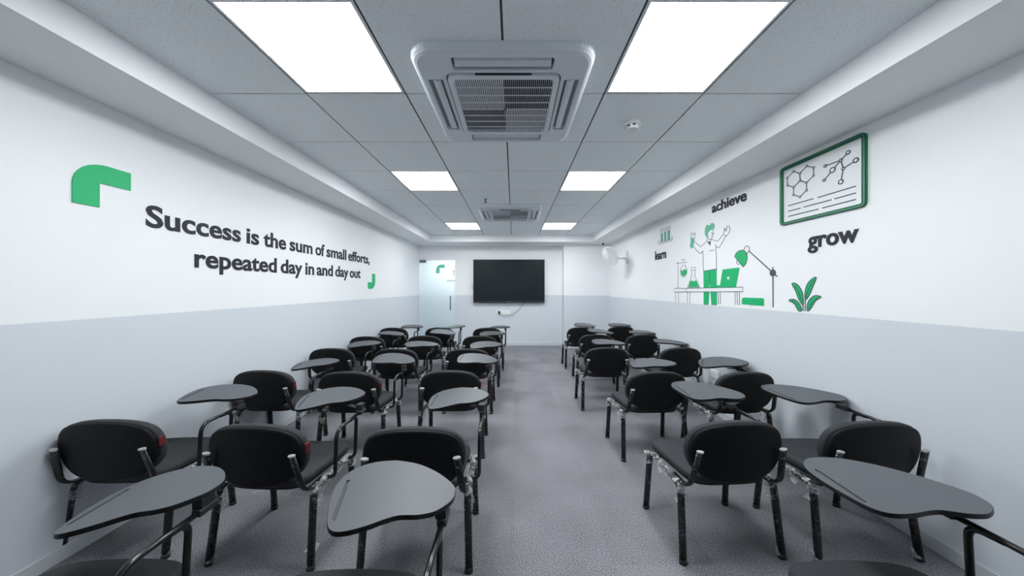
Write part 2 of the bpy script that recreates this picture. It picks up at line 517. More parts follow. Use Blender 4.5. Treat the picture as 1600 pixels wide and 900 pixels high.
# ================================================================== AIR CONDITIONERS
def make_ac():
    t = thing('cassette_air_conditioner', '', 'air conditioner', group='ceiling cassette air conditioners')
    H = 0.467
    zf = -0.042
    holes = [rrect(0.31, 0.31, 0.045)]
    outs = []
    for k in range(4):
        a = k * math.pi / 2
        base = rrect(0.258, 0.042, 0.012, 3, 0, -0.372)
        lp = [(x * math.cos(a) - y * math.sin(a), x * math.sin(a) + y * math.cos(a)) for x, y in base]
        holes.append(lp); outs.append(a)
    bm = bmesh.new()
    outer = rrect(H - 0.030, H - 0.030, 0.085, 8)
    L = plate_with_holes(bm, outer, holes, zf)
    prev = L[0]
    for (s, r, z) in ((0.016, 0.098, -0.037), (0.006, 0.106, -0.026), (0.0, 0.11, -0.012), (0.0, 0.11, 0.0)):
        ring = [bm.verts.new((x, y, z)) for x, y in rrect(H - s, H - s, r, 8)]
        n = len(ring)
        for k in range(n):
            bm.faces.new((prev[k], prev[(k + 1) % n], ring[(k + 1) % n], ring[k]))
        prev = ring
    for lp in L[1:]:
        wall_ring(bm, lp, 0.034)
    me = mesh_of(bm, 'panel', M['ac'])
    link('panel', me, t)
    # recess backs
    box('duct_back', (-0.42, 0.42, -0.42, 0.42, -0.012, -0.006), M['ac_duct'], t)
    # outlets with swinging flap; near slit's shade painted as a dark backing
    for a in outs:
        bm = bmesh.new()
        add_box(bm, -0.25, 0.25, -0.413, -0.331, -0.020, -0.0165)
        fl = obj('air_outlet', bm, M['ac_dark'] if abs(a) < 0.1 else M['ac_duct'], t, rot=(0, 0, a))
        bm = bmesh.new()
        pts = [(0, -0.393, -0.022), (0, -0.386, -0.034), (0, -0.366, -0.040), (0, -0.346, -0.037)]
        P = [Vector(p) for p in pts]
        loft(bm, [[(s, p.y, p.z) for p in P] + [(s, p.y, p.z + 0.004) for p in reversed(P)] for s in (-0.245, 0.245)])
        obj('flap', bm, M['ac_slat'], fl)
    # intake grille
    bm = bmesh.new()
    L = plate_with_holes(bm, rrect(0.302, 0.302, 0.045), [rrect(0.272, 0.272, 0.03)], zf - 0.010)
    a = wall_ring(bm, L[0], 0.022); wall_ring(bm, L[1], 0.020)
    gr = obj('grille_frame', bm, M['ac'], t)
    for ix in (0, 1):
        for iy in (0, 1):
            bm = bmesh.new()
            tilt = 0.75 if (ix + iy) % 2 == 0 else 0.0
            n = 25
            ya, yb = (-0.272, 0.0) if iy == 0 else (0.0, 0.272)
            for k in range(n):
                x = (-0.272 if ix == 0 else 0.0) + 0.272 * (k + 0.5) / n
                dx = 0.0030 * math.sin(tilt); dz = 0.004 * math.cos(tilt); w_ = 0.0011
                vs = []
                for yy in (ya, yb):
                    vs.append([bm.verts.new((x - dx - w_, yy, zf - 0.008 - 0.0)), bm.verts.new((x - dx + w_, yy, zf - 0.008)),
                               bm.verts.new((x + dx + w_, yy, zf - 0.008 + dz)), bm.verts.new((x + dx - w_, yy, zf - 0.008 + dz))])
                for q in range(4):
                    bm.faces.new((vs[0][q], vs[0][(q + 1) % 4], vs[1][(q + 1) % 4], vs[1][q]))
                bm.faces.new(vs[0]); bm.faces.new(vs[1][::-1])
            o = obj('grille_slats', bm, M['ac_slat'], gr)
            o['kind'] = 'stuff'
    for k in range(1, 8):
        y_ = -0.272 + 0.544 * k / 8
        box('cross_bar', (-0.272, 0.272, y_ - 0.0022, y_ + 0.0022, zf - 0.0095, zf - 0.005), M['ac_slat'], gr)
    box('filter', (-0.272, 0.272, -0.272, 0.272, zf + 0.016, zf + 0.02), M['ac_filter'], t)
    box('release_slot', (-0.15, 0.15, -0.306, -0.3025, zf - 0.008, zf + 0.004), M['ac_dark'], t)
    obj('badge', lathe(bmesh.new(), [(0, -0.004), (0.008, -0.003), (0.009, 0.0), (0, 0.0)], 16), M['blue'], t, loc=(0, 0, zf - 0.009))
    return t

def copy_tree(o, parent=None):
    c = o.copy(); C.objects.link(c)
    c.parent = parent
    for ch in list(o.children):
        copy_tree(ch, c)
    return c

ac = make_ac()
ac.location = (-0.055, 1.893, ZC)
ac['label'] = 'large white cassette air conditioner nearest the viewer, between the two biggest lights'
ac2 = copy_tree(ac)
ac2.location = (-0.055, 4.66, ZC)
ac2['label'] = 'far white cassette air conditioner in the ceiling close to the TV wall'

# ================================================================== SMOKE DETECTOR, SPRINKLER
t = thing('smoke_detector', 'round white smoke detector on the ceiling right of the large air conditioner', 'smoke detector', (0.845, 2.145, ZC))
obj('base', lathe(bmesh.new(), [(0, 0), (0.056, 0), (0.056, -0.016), (0.050, -0.020), (0, -0.020)], 28), M['white_plastic'], t, smooth=False)
obj('vent_ring', lathe(bmesh.new(), [(0.036, -0.020), (0.036, -0.036), (0, -0.036)], 24), M['dark_plastic'], t)
for k in range(6):
    a = k * math.pi / 3
    bm = add_box(bmesh.new(), 0.034, 0.042, -0.008, 0.008, -0.037, -0.019)
    obj('rib', bm, M['white_plastic'], t, rot=(0, 0, a))
obj('cap', lathe(bmesh.new(), [(0.043, -0.034), (0.043, -0.038), (0.034, -0.046), (0, -0.048)], 28), M['white_plastic'], t)

t = thing('fire_sprinkler', 'small metal sprinkler head hanging from the ceiling before the far air conditioner', 'sprinkler', (-0.372, 3.96, ZC))
obj('escutcheon', lathe(bmesh.new(), [(0, 0), (0.030, 0), (0.030, -0.006), (0.016, -0.016), (0, -0.016)], 20), M['chrome'], t, smooth=True)
obj('stem', lathe(bmesh.new(), [(0, -0.016), (0.006, -0.016), (0.006, -0.045), (0, -0.045)], 10), M['ac_dark'], t)
obj('deflector', lathe(bmesh.new(), [(0, -0.045), (0.016, -0.045), (0.016, -0.048), (0, -0.048)], 16), M['ac_dark'], t)

# ================================================================== TV
TX0, TX1, TZ0, TZ1 = -0.963, 0.733, 1.036, 2.062
t = thing('television', 'large black flat-screen television mounted on the far wall', 'television', ((TX0 + TX1) / 2, YB, TZ0))
hw, hh = (TX1 - TX0) / 2, TZ1 - TZ0
box('body', (-hw + 0.04, hw - 0.04, -0.065, -0.015, 0.05, hh - 0.06), M['tv_body'], t)
box('wall_bracket', (-0.35, 0.35, -0.016, -0.001, 0.25, hh - 0.3), M['tv_body'], t)
bm = bmesh.new()
fr = [(-hw, 0), (hw, 0), (hw, hh), (-hw, hh)]
inn = [(-hw + 0.012, 0.042), (hw - 0.012, 0.042), (hw - 0.012, hh - 0.012), (-hw + 0.012, hh - 0.012)]
L = plate_with_holes(bm, fr, [inn], 0.0)
wall_ring(bm, L[0], -0.025); wall_ring(bm, L[1], -0.008)
o = obj('bezel', bm, M['tv_body'], t, loc=(0, -0.085, 0), rot=(math.pi / 2, 0, 0))
box('screen', (-hw + 0.011, hw - 0.011, -0.082, -0.062, 0.04, hh - 0.011), M['tv_screen'], t)
box('bottom_trim', (-hw + 0.01, hw - 0.01, -0.0875, -0.0855, 0.026, 0.034), M['trim'], t)
box('maker_badge', (-0.03, 0.03, -0.0875, -0.0855, 0.012, 0.020), M['cap'], t)
box('side_connector', (-hw - 0.035, -hw + 0.03, -0.045, -0.03, 0.395, 0.405), M['cord'], t)
box('side_connector', (-hw - 0.025, -hw + 0.03, -0.045, -0.03, 0.345, 0.352), M['cord'], t)
# socket plate and cable
t = thing('socket_plate', 'white wall socket plate below the television', 'socket', (-0.25, YB, 0.80))
box('plate', (-0.165, 0.165, -0.012, 0, -0.055, 0.055), M['white_plastic'], t, bev=0.003)
for x in (-0.1, 0.0, 0.1):
    box('module', (x - 0.043, x + 0.043, -0.015, -0.012, -0.04, 0.04), M['white_plastic'], t, bev=0.001)
t = thing('power_cable', 'thin black cable drooping from the television to the wall socket', 'cable')
pts = catmull([(0.28, YB - 0.045, 1.06), (0.24, YB - 0.05, 1.01), (0.12, YB - 0.04, 0.87), (0.0, YB - 0.035, 0.775), (-0.14, YB - 0.035, 0.718), (-0.25, YB - 0.035, 0.71), (-0.32, YB - 0.035, 0.745), (-0.35, YB - 0.04, 0.79)], 6)
obj('cord', sweep(bmesh.new(), pts, 0.0045, seg=6), M['cord'], t, smooth=True)
box('plug', (-0.375, -0.325, YB - 0.055, YB - 0.0145, 0.775, 0.83), M['dark_plastic'], t, bev=0.006)

# socket on the right wall
t = thing('wall_socket', 'white socket plate low on the right wall behind the chairs', 'socket', (XR, 3.30, 0.43))
box('plate', (-0.012, 0, -0.075, 0.075, -0.045, 0.045), M['white_plastic'], t, bev=0.003)
for yy in (-0.035, 0.035):
    box('module', (-0.015, -0.012, yy - 0.03, yy + 0.03, -0.032, 0.032), M['white_plastic'], t, bev=0.001)

# ================================================================== GLASS DOOR
door = struct(link('door_1', None, None, (DX0, YB, 0)))
door['label'] = 'frosted glass door at the left end of the far wall'
dw = DX1 - DX0
box('glass_pane', (0.006, dw - 0.004, 0.02, 0.032, 0.008, DZ - 0.008), M['glass'], door)
for z in (0.0, DZ - 0.075):
    box('patch_fitting', (0.003, 0.16, 0.012, 0.040, z + 0.003, z + 0.072), M['steel'], door, bev=0.002)
h_ = obj('handle', sweep(bmesh.new(), [(dw - 0.105, -0.03, 0.86), (dw - 0.105, -0.03, 1.20)], 0.014, seg=10), M['steel'], door, smooth=True)
for z in (0.90, 1.16):
    obj('standoff', sweep(bmesh.new(), [(dw - 0.105, -0.03, z), (dw - 0.105, 0.02, z)], 0.009, seg=8), M['chrome'], h_, smooth=True)

# ================================================================== FLAT GRAPHICS
def xf_left(u, v, d=0.0):      # u along +Y, v up
    return Vector((XL + d, u, v))
def xf_right(u, v, d=0.0):     # u = Y
    return Vector((XR - d, u, v))
def LW(x, y):
    Y = FPX * -XL / (CX - x)
    return (Y, CAMH + (CY - y) * Y / FPX)
def RW(x, y):
    Y = FPX * XR / (x - CX)
    return (Y, CAMH + (CY - y) * Y / FPX)

def flat_poly(bm, pts, xf, d0=0.0004, d1=0.0016):
    """thin vinyl piece from a wall-plane outline"""
    a = [bm.verts.new(xf(u, v, d1)) for u, v in pts]
    es = [bm.edges.new((p, q)) for p, q in zip(a, a[1:] + a[:1])]
    bmesh.ops.triangle_fill(bm, use_beauty=True, use_dissolve=False, edges=es)
    b = [bm.verts.new(xf(u, v, d0)) for u, v in pts]
    n = len(a)
    for k in range(n):
        bm.faces.new((a[k], a[(k + 1) % n], b[(k + 1) % n], b[k]))

def ribbon(bm, pts, w_, xf, closed=False, d0=0.0004, d1=0.0026):
    P = [Vector((u, v)) for u, v in pts]
    n = len(P)
    A, B = [], []
    for i in range(n):
        if closed:
            p, q = P[(i - 1) % n], P[(i + 1) % n]
        else:
            p, q = P[max(i - 1, 0)], P[min(i + 1, n - 1)]
        t_ = (q - p)
        if t_.length < 1e-9: t_ = Vector((1, 0))
        t_.normalize()
        nn = Vector((-t_.y, t_.x)) * w_ / 2
        A.append(P[i] + nn); B.append(P[i] - nn)
    va = [bm.verts.new(xf(p.x, p.y, d1)) for p in A]
    vb = [bm.verts.new(xf(p.x, p.y, d1)) for p in B]
    wa = [bm.verts.new(xf(p.x, p.y, d0)) for p in A]
    wb = [bm.verts.new(xf(p.x, p.y, d0)) for p in B]
    for i in range(n if closed else n - 1):
        j = (i + 1) % n
        bm.faces.new((va[i], va[j], vb[j], vb[i]))
        bm.faces.new((va[i], va[j], wa[j], wa[i]))
        bm.faces.new((vb[i], vb[j], wb[j], wb[i]))

def circle(c, r, n=14, ry=None):
    ry = ry or r
    return [(c[0] + r * math.cos(2 * math.pi * k / n), c[1] + ry * math.sin(2 * math.pi * k / n)) for k in range(n)]

def smooth2(pts, n=5, closed=False):
    return [(p.x, p.y) for p in catmull([Vector((a, b, 0)) for a, b in pts], n, closed)]

def text_mesh(txt, offset=0.0, depth=0.0):
    cu = bpy.data.curves.new('text', 'FONT')
    cu.body = txt
    cu.size = 1.0
    cu.offset = offset
    cu.extrude = depth
    cu.resolution_u = 4
    to = bpy.data.objects.new('text', cu)
    C.objects.link(to)
    bpy.context.view_layer.update()
    dg = bpy.context.evaluated_depsgraph_get()
    me = bpy.data.meshes.new_from_object(to.evaluated_get(dg))
    bpy.data.objects.remove(to, do_unlink=True)
    return me

CAPH = None
def lettering(name, txt, u0, u1, base, xh, xf, m, parent=None, depth=0.004, offset=0.023, mirror=False):
    """text fitted between u0 and u1 on a wall; xh scales heights (metres for a unit of font size)"""
    me = text_mesh(txt, offset, 0.5)
    xs = [v.co.x for v in me.vertices]
    x0, x1 = min(xs), max(xs)
    for v in me.vertices:
        t_ = (v.co.x - x0) / (x1 - x0)
        u = u0 + (u1 - u0) * t_
        vv = base + v.co.y * xh
        d = 0.0004 if v.co.z < 0 else depth
        v.co = xf(u, vv, d)
    bm = bmesh.new(); bm.from_mesh(me)
    bpy.data.meshes.remove(me)
    return obj(name, bm, m, parent)

# corner marks and slogan on the left wall
def corner_mark(bm, u, v, su, sv, th, L_, xf, r=0.135):
    """r-shaped corner: (u,v) outer corner, arms run su / sv"""
    pts = []
    for k in range(9):
        a = math.pi / 2 * k / 8
        pts.append((u + su * (r - r * math.cos(a)), v + sv * (r - r * math.sin(a))))
    pts += [(u + su * L_, v), (u + su * L_, v + sv * th), (u + su * th, v + sv * th), (u + su * th, v + sv * L_), (u, v + sv * L_)]
    flat_poly(bm, pts, xf, d1=0.006)

bm = bmesh.new(); corner_mark(bm, 1.557, 2.062, 1, -1, 0.103, 0.238, xf_left)
tag(obj('corner_mark', bm, M['green']), 'big green rounded corner mark at the upper left of the slogan', 'wall decal', 'green corner marks of the slogan')
bm = bmesh.new(); corner_mark(bm, 4.963, 1.368, -1, 1, 0.105, 0.245, xf_left)
tag(obj('corner_mark', bm, M['green']), 'green rounded corner mark at the lower right end of the slogan', 'wall decal', 'green corner marks of the slogan')
sl = thing('wall_slogan', 'dark lettering Success is the sum of small efforts on the left wall', 'wall lettering')
FS = 0.192
for txt, a, b in (('Success', 227.3, 375.8), ('is', 384.9, 404.4), ('the', 411.5, 446.6), ('sum', 452.5, 487.9), ('of', 492.8, 506.8), ('small', 510, 540.9), ('efforts,', 544, 577.3)):
    lettering('slogan_word', txt, LW(a, 0)[0], LW(b, 0)[0], 1.766, FS, xf_left, M['ink'], sl)
for txt, a, b in (('repeated', 303.6, 432), ('day', 438.5, 472), ('in', 476.9, 490.5), ('and', 494.7, 519.8), ('day', 523.7, 544), ('out', 546.4, 563)):
    lettering('slogan_word', txt, LW(a, 0)[0], LW(b, 0)[0], 1.532, FS, xf_left, M['ink'], sl)

# right wall words
for nm, txt, a, b, base, fs, lab in (
        ('word_decal', 'achieve', 1112.9, 1167, 2.217, 0.147, 'dark word achieve high on the right wall above the drawn scientist'),
        ('word_decal', 'grow', 1263, 1342.4, 1.680, 0.168, 'dark word grow on the right wall under the framed board'),
        ('word_decal', 'learn', 1024, 1041, 1.821, 0.188, 'dark word learn on the right wall under the test tube icon')):
    o = lettering(nm, txt, RW(a, 0)[0], RW(b, 0)[0], base, fs, xf_right, M['ink'], None, depth=0.006)
    tag(o, lab, 'wall lettering', 'dark words on the right wall')

def zb(x, y): return RW(1200 + x * 0.17782, 200 + y * 0.17782)
def z8(x, y): return RW(1010 + x * 0.18893, 330 + y * 0.18893)
def Z8(pts): return [z8(*p) for p in pts]
def lines(name, segs, w_, parent, m=None, conv=z8):
    bm = bmesh.new()
    for s in segs:
        closed = False
        if s[0] == 'c': closed = True; s = s[1:]
        ribbon(bm, [conv(*p) for p in s], w_, xf_right, closed)
    return obj(name, bm, m or M['ink_line'], parent)
def fill(name, polys, m, parent, conv=z8, d1=0.0016):
    bm = bmesh.new()
    for p in polys:
        flat_poly(bm, [conv(*q) for q in p], xf_right, d1=d1)
    return obj(name, bm, m, parent)

# framed board
t = thing('framed_board_graphic', 'green-framed board with hexagon molecules and text lines on the right wall', 'wall board')
TL, TR, BR, BL = zb(118, 360), zb(878, 30), zb(878, 690), zb(118, 860)
u_far, u_near = (TL[0] + BL[0]) / 2, (TR[0] + BR[0]) / 2
z_top, z_bot = (TL[1] + TR[1]) / 2, (BL[1] + BR[1]) / 2
fw = 0.0235
uc, hu = (u_far + u_near) / 2, abs(u_far - u_near) / 2
vc, hv = (z_top + z_bot) / 2, abs(z_top - z_bot) / 2
bm = bmesh.new()
outer = rrect(hu, hv, 0.03, 4); inner = rrect(hu - fw, hv - fw, 0.008, 2)
L = plate_with_holes(bm, outer, [inner], 0.014)
wall_ring(bm, L[0], -0.0135); wall_ring(bm, L[1], -0.0135)
for v in bm.verts:
    v.co = xf_right(uc + v.co.x, vc + v.co.y, v.co.z)
obj('board_frame', bm, M['green_dark'], t)
bm = bmesh.new(); flat_poly(bm, [(uc + a, vc + b) for a, b in rrect(hu - fw - 0.001, hv - fw - 0.001, 0.008, 2)], xf_right, d1=0.003)
obj('board_panel', bm, M['paper_white'], t)
for rr, d in ((hu - 0.002, 0), (hu - fw + 0.004, 1)):
    bm = bmesh.new()
    k = fw - 0.004 if d else 0.002
    ribbon(bm, [(uc + a, vc + b) for a, b in rrect(hu - k, hv - k, 0.028 if not d else 0.008, 4)], 0.005, xf_right, True, 0.013, 0.0146)
    obj('frame_outline', bm, M['ink'], t)
A = [(173, 440), (228, 383), (283, 398), (287, 463), (229, 521), (177, 505)]
B = [(283, 398), (345, 335), (405, 348), (404, 418), (343, 480), (287, 463)]
D = [(287, 463), (343, 480), (343, 548), (285, 605), (228, 588), (229, 521)]
def board_lines(name, segs, w_, parent):
    bm = bmesh.new()
    for s in segs:
        closed = s[0] == 'c'
        pts = s[1:] if closed else s
        ribbon(bm, [zb(*p) if not isinstance(p[0], str) else p for p in pts], w_, xf_right, closed, 0.003, 0.0045)
    return obj(name, bm, M['ink_line'], parent)
hexm = board_lines('hexagon_molecule', [['c'] + A, ['c'] + B, ['c'] + D], 0.0075, t)
def rings(name, items, w_, parent):
    for (x, y, r) in items:
        c = zb(x, y); k = zb(x, y - r); rr = abs(k[1] - c[1])
        bm = bmesh.new()
        flat_poly(bm, circle(c, rr), xf_right, 0.0046, 0.005)
        n0 = len(bm.faces)
        ribbon(bm, circle(c, rr), w_, xf_right, True, 0.003, 0.0054)
        bm.faces.ensure_lookup_table()
        for f in bm.faces[n0:]:
            f.material_index = 1
        link(name, mesh_of(bm, name, None, False, [M['paper_white'], M['ink_line']]), parent)
rings('atom_ring', [(x, y, 8) for x, y in set(A + B + D)], 0.006, hexm)
mol = [(709, 215, 15), (645, 283, 11), (508, 334, 10), (572, 369, 21), (499, 458, 10), (667, 357, 11), (777, 283, 19), (645, 473, 18)]
q = [m_[:2] for m_ in mol]
brm = board_lines('branched_molecule', [[q[1], q[0]], [q[1], q[2]], [q[1], q[3]], [q[3], q[4]], [q[1], q[5]], [q[5], q[6]], [q[5], q[7]]], 0.0075, t)
rings('atom_ring', mol, 0.008, brm)
for a, b in (((180, 685), (405, 620)), ((440, 612), (780, 510)), ((180, 733), (293, 703)), ((315, 696), (565, 630)), ((588, 623), (780, 570)), ((180, 778), (450, 712)), ((480, 704), (780, 627))):
    board_lines('text_line', [[a, b]], 0.0075, t)

# test tube icon
t = thing('test_tube_decal', 'small drawing of three green test tubes in a rack on the right wall', 'wall decal')
for p in ([(122, 185), (136, 180), (136, 248), (122, 252)], [(150, 172), (163, 168), (163, 242), (150, 246)], [(178, 162), (193, 156), (193, 235), (178, 240)]):
    fill('test_tube', [p], M['green_soft'], t)
lines('rack', [[(103, 238), (105, 275), (215, 240), (215, 208)], ['c', (118, 165), (118, 150), (140, 143), (140, 158)], ['c', (148, 158), (148, 140), (170, 133), (170, 150)], ['c', (175, 147), (175, 130), (198, 123), (198, 140)],
               [(121, 165), (121, 254), (137, 249), (137, 160)], [(149, 156), (149, 247), (164, 243), (164, 150)], [(177, 147), (177, 241), (194, 236), (194, 140)], [(107, 262), (214, 228)]], 0.006, t)

# scientist at the bench
t = thing('scientist_decal', 'line drawing of a green-haired scientist at a lab bench on the right wall', 'wall decal')
fill('drawn_hair', [smooth2([(490, 205), (483, 170), (492, 125), (510, 112), (525, 118), (535, 100), (558, 100), (565, 125), (556, 150), (530, 158), (512, 180), (508, 205)], 3, True)], M['green_soft'], t)
lines('drawn_outline', [
    smooth2([(508, 200), (512, 230), (530, 232), (548, 215), (555, 185), (552, 155)], 4),
    [(500, 205), (505, 245), (450, 295), (395, 250)], smooth2([(390, 290), (415, 322), (445, 348), (468, 328)], 4), [(468, 328), (470, 400), (472, 495)],
    [(535, 232), (590, 250), (640, 190)], smooth2([(655, 207), (630, 255), (600, 300), (575, 290)], 4), [(575, 270), (579, 380), (582, 480)], [(520, 330), (565, 320)],
    smooth2([(640, 190), (648, 140), (660, 165), (668, 128), (680, 122), (692, 145), (680, 185), (655, 207)], 4), [(645, 195), (657, 205)],
    [(535, 180), (545, 178)], [(547, 178), (551, 190), (543, 194)], [(528, 206), (541, 203)],
    ['c', (372, 178), (403, 180), (398, 240), (370, 240)], [(372, 192), (402, 195)], [(505, 245), (527, 285), (535, 232)]], 0.0055, t)
fill('drawn_collar', [[(512, 250), (532, 250), (527, 285)]], M['ink_line'], t)
fill('drawn_test_tube', [smooth2([(370, 220), (392, 222), (395, 250), (388, 295), (375, 308), (362, 295), (365, 255)], 3, True)], M['green_soft'], t)
fill('drawn_trousers', [[(472, 497), (525, 489), (524, 600), (520, 680), (516, 767), (474, 765)], [(525.5, 489), (582, 478), (585, 772), (538, 768), (528, 660), (526, 600)]], M['green'], t)
lines('trouser_seam', [[(472, 497), (525, 488), (582, 478)], [(525, 488), (525, 600)]], 0.008, t)
lines('drawn_shoe', [[(474, 769), (516, 770)]], 0.008, t)
lines('drawn_shoe', [[(538, 771), (585, 775)]], 0.008, t)
fill('drawn_bench', [[(230, 640), (800, 628), (800, 665), (230, 668)]], M['paper_white'], t, d1=0.0030)
bm = bmesh.new()
for s in (['c', (230, 640), (800, 628), (800, 665), (230, 668)], [(332, 638), (330, 667)]):
    closed = s[0] == 'c'
    ribbon(bm, [z8(*p) for p in (s[1:] if closed else s)], 0.006, xf_right, closed, 0.0004, 0.0042)
obj('bench_outline', bm, M['ink_line'], t)
lines('bench_legs', [[(x, 669), (x + 1, yb_)] for x, yb_ in ((241, 750), (266, 752), (340, 758), (360, 760), (595, 768), (612, 769), (735, 774), (752, 776), (770, 777))], 0.005, t)
fill('drawn_laptop', [[(632, 482), (772, 465), (742, 628), (608, 628)], [(528, 613), (607, 611), (607, 629), (528, 629)]], M['green'], t, d1=0.0034)
bm = bmesh.new(); flat_poly(bm, circle(z8(680, 553), 0.016), xf_right, d1=0.0044); obj('laptop_emblem', bm, M['paper_white'], t)
lines('stand_and_flasks', [[(262, 420), (262, 635)], [(252, 633), (268, 633)], [(250, 432), (342, 422)], [(300, 418), (298, 400), (318, 398), (318, 416)],
    smooth2([(302, 440), (284, 485), (285, 520), (307, 545), (332, 520), (335, 485), (316, 440)], 4), ['c', (370, 465), (405, 463), (405, 485), (370, 487)],
    [(375, 487), (375, 540), (337, 632), (446, 630), (402, 538), (402, 487)]], 0.0055, t)
fill('flask_liquid', [smooth2([(286, 487), (297, 495), (312, 480), (332, 488), (330, 518), (307, 538), (288, 518)], 3, True), [(362, 578), (375, 572), (390, 582), (408, 570), (418, 580), (438, 626), (345, 628)]], M['green'], t)
# desk lamp, stool back
t = thing('lamp_decal', 'drawing of a green desk lamp on a long bent arm on the right wall', 'wall decal')
fill('drawn_shade', [smooth2([(730, 375), (745, 345), (775, 325), (805, 325), (828, 345), (835, 385), (825, 430), (802, 462)], 3, False)], M['green'], t)
lines('lamp_outline', [['c'] + smooth2([(730, 375), (745, 345), (775, 325), (805, 325), (828, 345), (835, 385), (825, 430), (802, 462)], 3, False), smooth2([(750, 405), (748, 425), (760, 440), (778, 434)], 4),
    smooth2([(803, 325), (820, 295), (835, 288), (850, 300), (850, 325), (833, 355)], 4)], 0.0055, t)
lines('lamp_arm', [[(850, 330), (1085, 543)], [(1047, 462), (1049, 795)]], 0.009, t)
bm = bmesh.new(); flat_poly(bm, circle(z8(1047, 510), 0.030), xf_right, d1=0.004); obj('lamp_joint', bm, M['ink_line'], t)
t = thing('green_seat_decal', 'drawn green stool back just above the grey band on the right wall', 'wall decal')
fill('drawn_seat', [smooth2([(790, 770), (791, 730), (796, 716), (805, 714), (960, 718), (972, 724), (974, 740), (974, 785)], 1, False)], M['green'], t)
lines('seat_post', [[(866, 778), (867, 784)], [(888, 780), (889, 786)]], 0.006, t)
# plant
t = thing('plant_decal', 'drawing of a green four-leaf plant on the right wall below the word grow', 'wall decal')
leaves = [[(1205, 600), (1235, 597), (1270, 630), (1295, 690), (1297, 775), (1265, 735), (1235, 660)], [(1407, 548), (1372, 560), (1335, 600), (1315, 660), (1315, 730), (1345, 700), (1380, 620)],
          [(1178, 738), (1215, 728), (1250, 745), (1280, 790), (1282, 825), (1255, 820), (1225, 765)], [(1448, 710), (1400, 697), (1355, 725), (1332, 775), (1335, 825), (1365, 800), (1400, 740)]]
for lf in leaves:
    p = smooth2(lf, 3, True)
    o = fill('leaf', [p], M['green'], t)
    lines('leaf_outline', [['c'] + p], 0.006, o)
lines('vein', [[(1225, 612), (1262, 670), (1290, 755)], [(1390, 565), (1345, 640), (1318, 715)], [(1205, 740), (1250, 775), (1275, 818)], [(1425, 712), (1370, 755), (1340, 810)]], 0.005, t)
lines('stem', [[(1297, 772), (1297, 826)], [(1314, 728), (1315, 828)], [(1336, 825), (1337, 830)]], 0.006, t)

# door graphics: green corner mark, cut-off letter, dotted caption
def xf_door(u, v, d=0.0):
    return Vector((u, YB + 0.0196 - d, v))
k_ = YB / FPX
bm = bmesh.new()
pts = []
u0, v0, Ld, th, r_ = -1.872, 1.950, 0.212, 0.085, 0.13
for k in range(9):
    a = math.pi / 2 * k / 8
    pts.append((u0 + r_ - r_ * math.cos(a), v0 - r_ + r_ * math.sin(a)))
pts += [(u0 + Ld, v0), (u0 + Ld, v0 - th), (u0 + th, v0 - th), (u0 + th, v0 - Ld), (u0, v0 - Ld)]
flat_poly(bm, pts, xf_door, d0=0.0, d1=0.0008)
o = obj('corner_mark', bm, M['mint']); tag(o, 'green rounded corner mark stuck on the glass door', 'door decal')
me = text_mesh('S', 0.0, 0.5)
xs = [v.co.x for v in me.vertices]; x0_ = min(xs); x1_ = max(xs)
bm = bmesh.new(); bm.from_mesh(me)
bmesh.ops.bisect_plane(bm, geom=bm.verts[:] + bm.edges[:] + bm.faces[:], plane_co=((x0_ + x1_) / 2, 0, 0), plane_no=(1, 0, 0), clear_outer=True)
for v in bm.verts:
    v.co = xf_door(-1.464 + (v.co.x - x0_) * 0.155, 1.815 - 0.118 + v.co.y * 0.165, 0.0 if v.co.z < 0 else 0.0008)
o = obj('letter_decal', bm, M['ink']); tag(o, 'dark letter S cut off at the edge of the glass door', 'door lettering')
t = thing('caption_decal', 'row of tiny grey caption characters on the glass door', 'door lettering')
for k in range(6):
    u = -1.603 + k * 0.032
    bm = bmesh.new(); flat_poly(bm, [(u, 1.545), (u + 0.015, 1.545), (u + 0.015, 1.575), (u, 1.575)], xf_door, 0.0, 0.0008)
    obj('caption_character', bm, M['ink_line'], t)

# ================================================================== WALL FAN
fan = thing('wall_fan', 'white wall-mounted fan high on the right wall near the far corner', 'fan', (XR, 5.86, 1.99))
bm = add_box(bmesh.new(), -0.03, 0.0, -0.045, 0.045, -0.13, 0.12, bev=0.012)
obj('wall_plate', bm, M['white_plastic'], fan)
obj('arm', sweep(bmesh.new(), fillet([(-0.03, 0, -0.03), (-0.20, 0, -0.03), (-0.27, -0.03, 0.07)], 0.05), 0.016, seg=10), M['white_plastic'], fan, smooth=True)
hd = Vector((-0.83, -0.30, -0.46)).normalized()
head = link('fan_head', mesh_of(lathe(bmesh.new(), [(0, -0.115), (0.04, -0.11), (0.062, -0.09), (0.066, -0.03), (0.05, -0.01), (0, -0.005)], 20), 'motor_housing', M['white_plastic'], True), fan, (-0.35, -0.09, 0.02), hd.to_track_quat('Z', 'Y').to_euler())
R_ = 0.185
bm = bmesh.new()
for zz, rr in ((0.0, R_), (0.035, R_ * 1.01), (0.07, R_ * 0.97)):
    p = [(rr * math.cos(2 * math.pi * k / 36), rr * math.sin(2 * math.pi * k / 36), zz) for k in range(37)]
    sweep(bm, p, 0.006 if zz == 0.035 else 0.003, seg=6, ref=(0, 0, 1))
for k in range(40):
    a = 2 * math.pi * k / 40
    c, s = math.cos(a), math.sin(a)
    p = [(0.035 * c, 0.035 * s, 0.098), (0.11 * c, 0.11 * s, 0.092), (R_ * 0.95 * c, R_ * 0.95 * s, 0.070), (R_ * c, R_ * s, 0.035), (R_ * 0.95 * c, R_ * 0.95 * s, 0.004), (0.06 * c, 0.06 * s, -0.012)]
    sweep(bm, p, 0.0016, seg=4, ref=(0, 0, 1))
obj('cage', bm, M['white_plastic'], head)
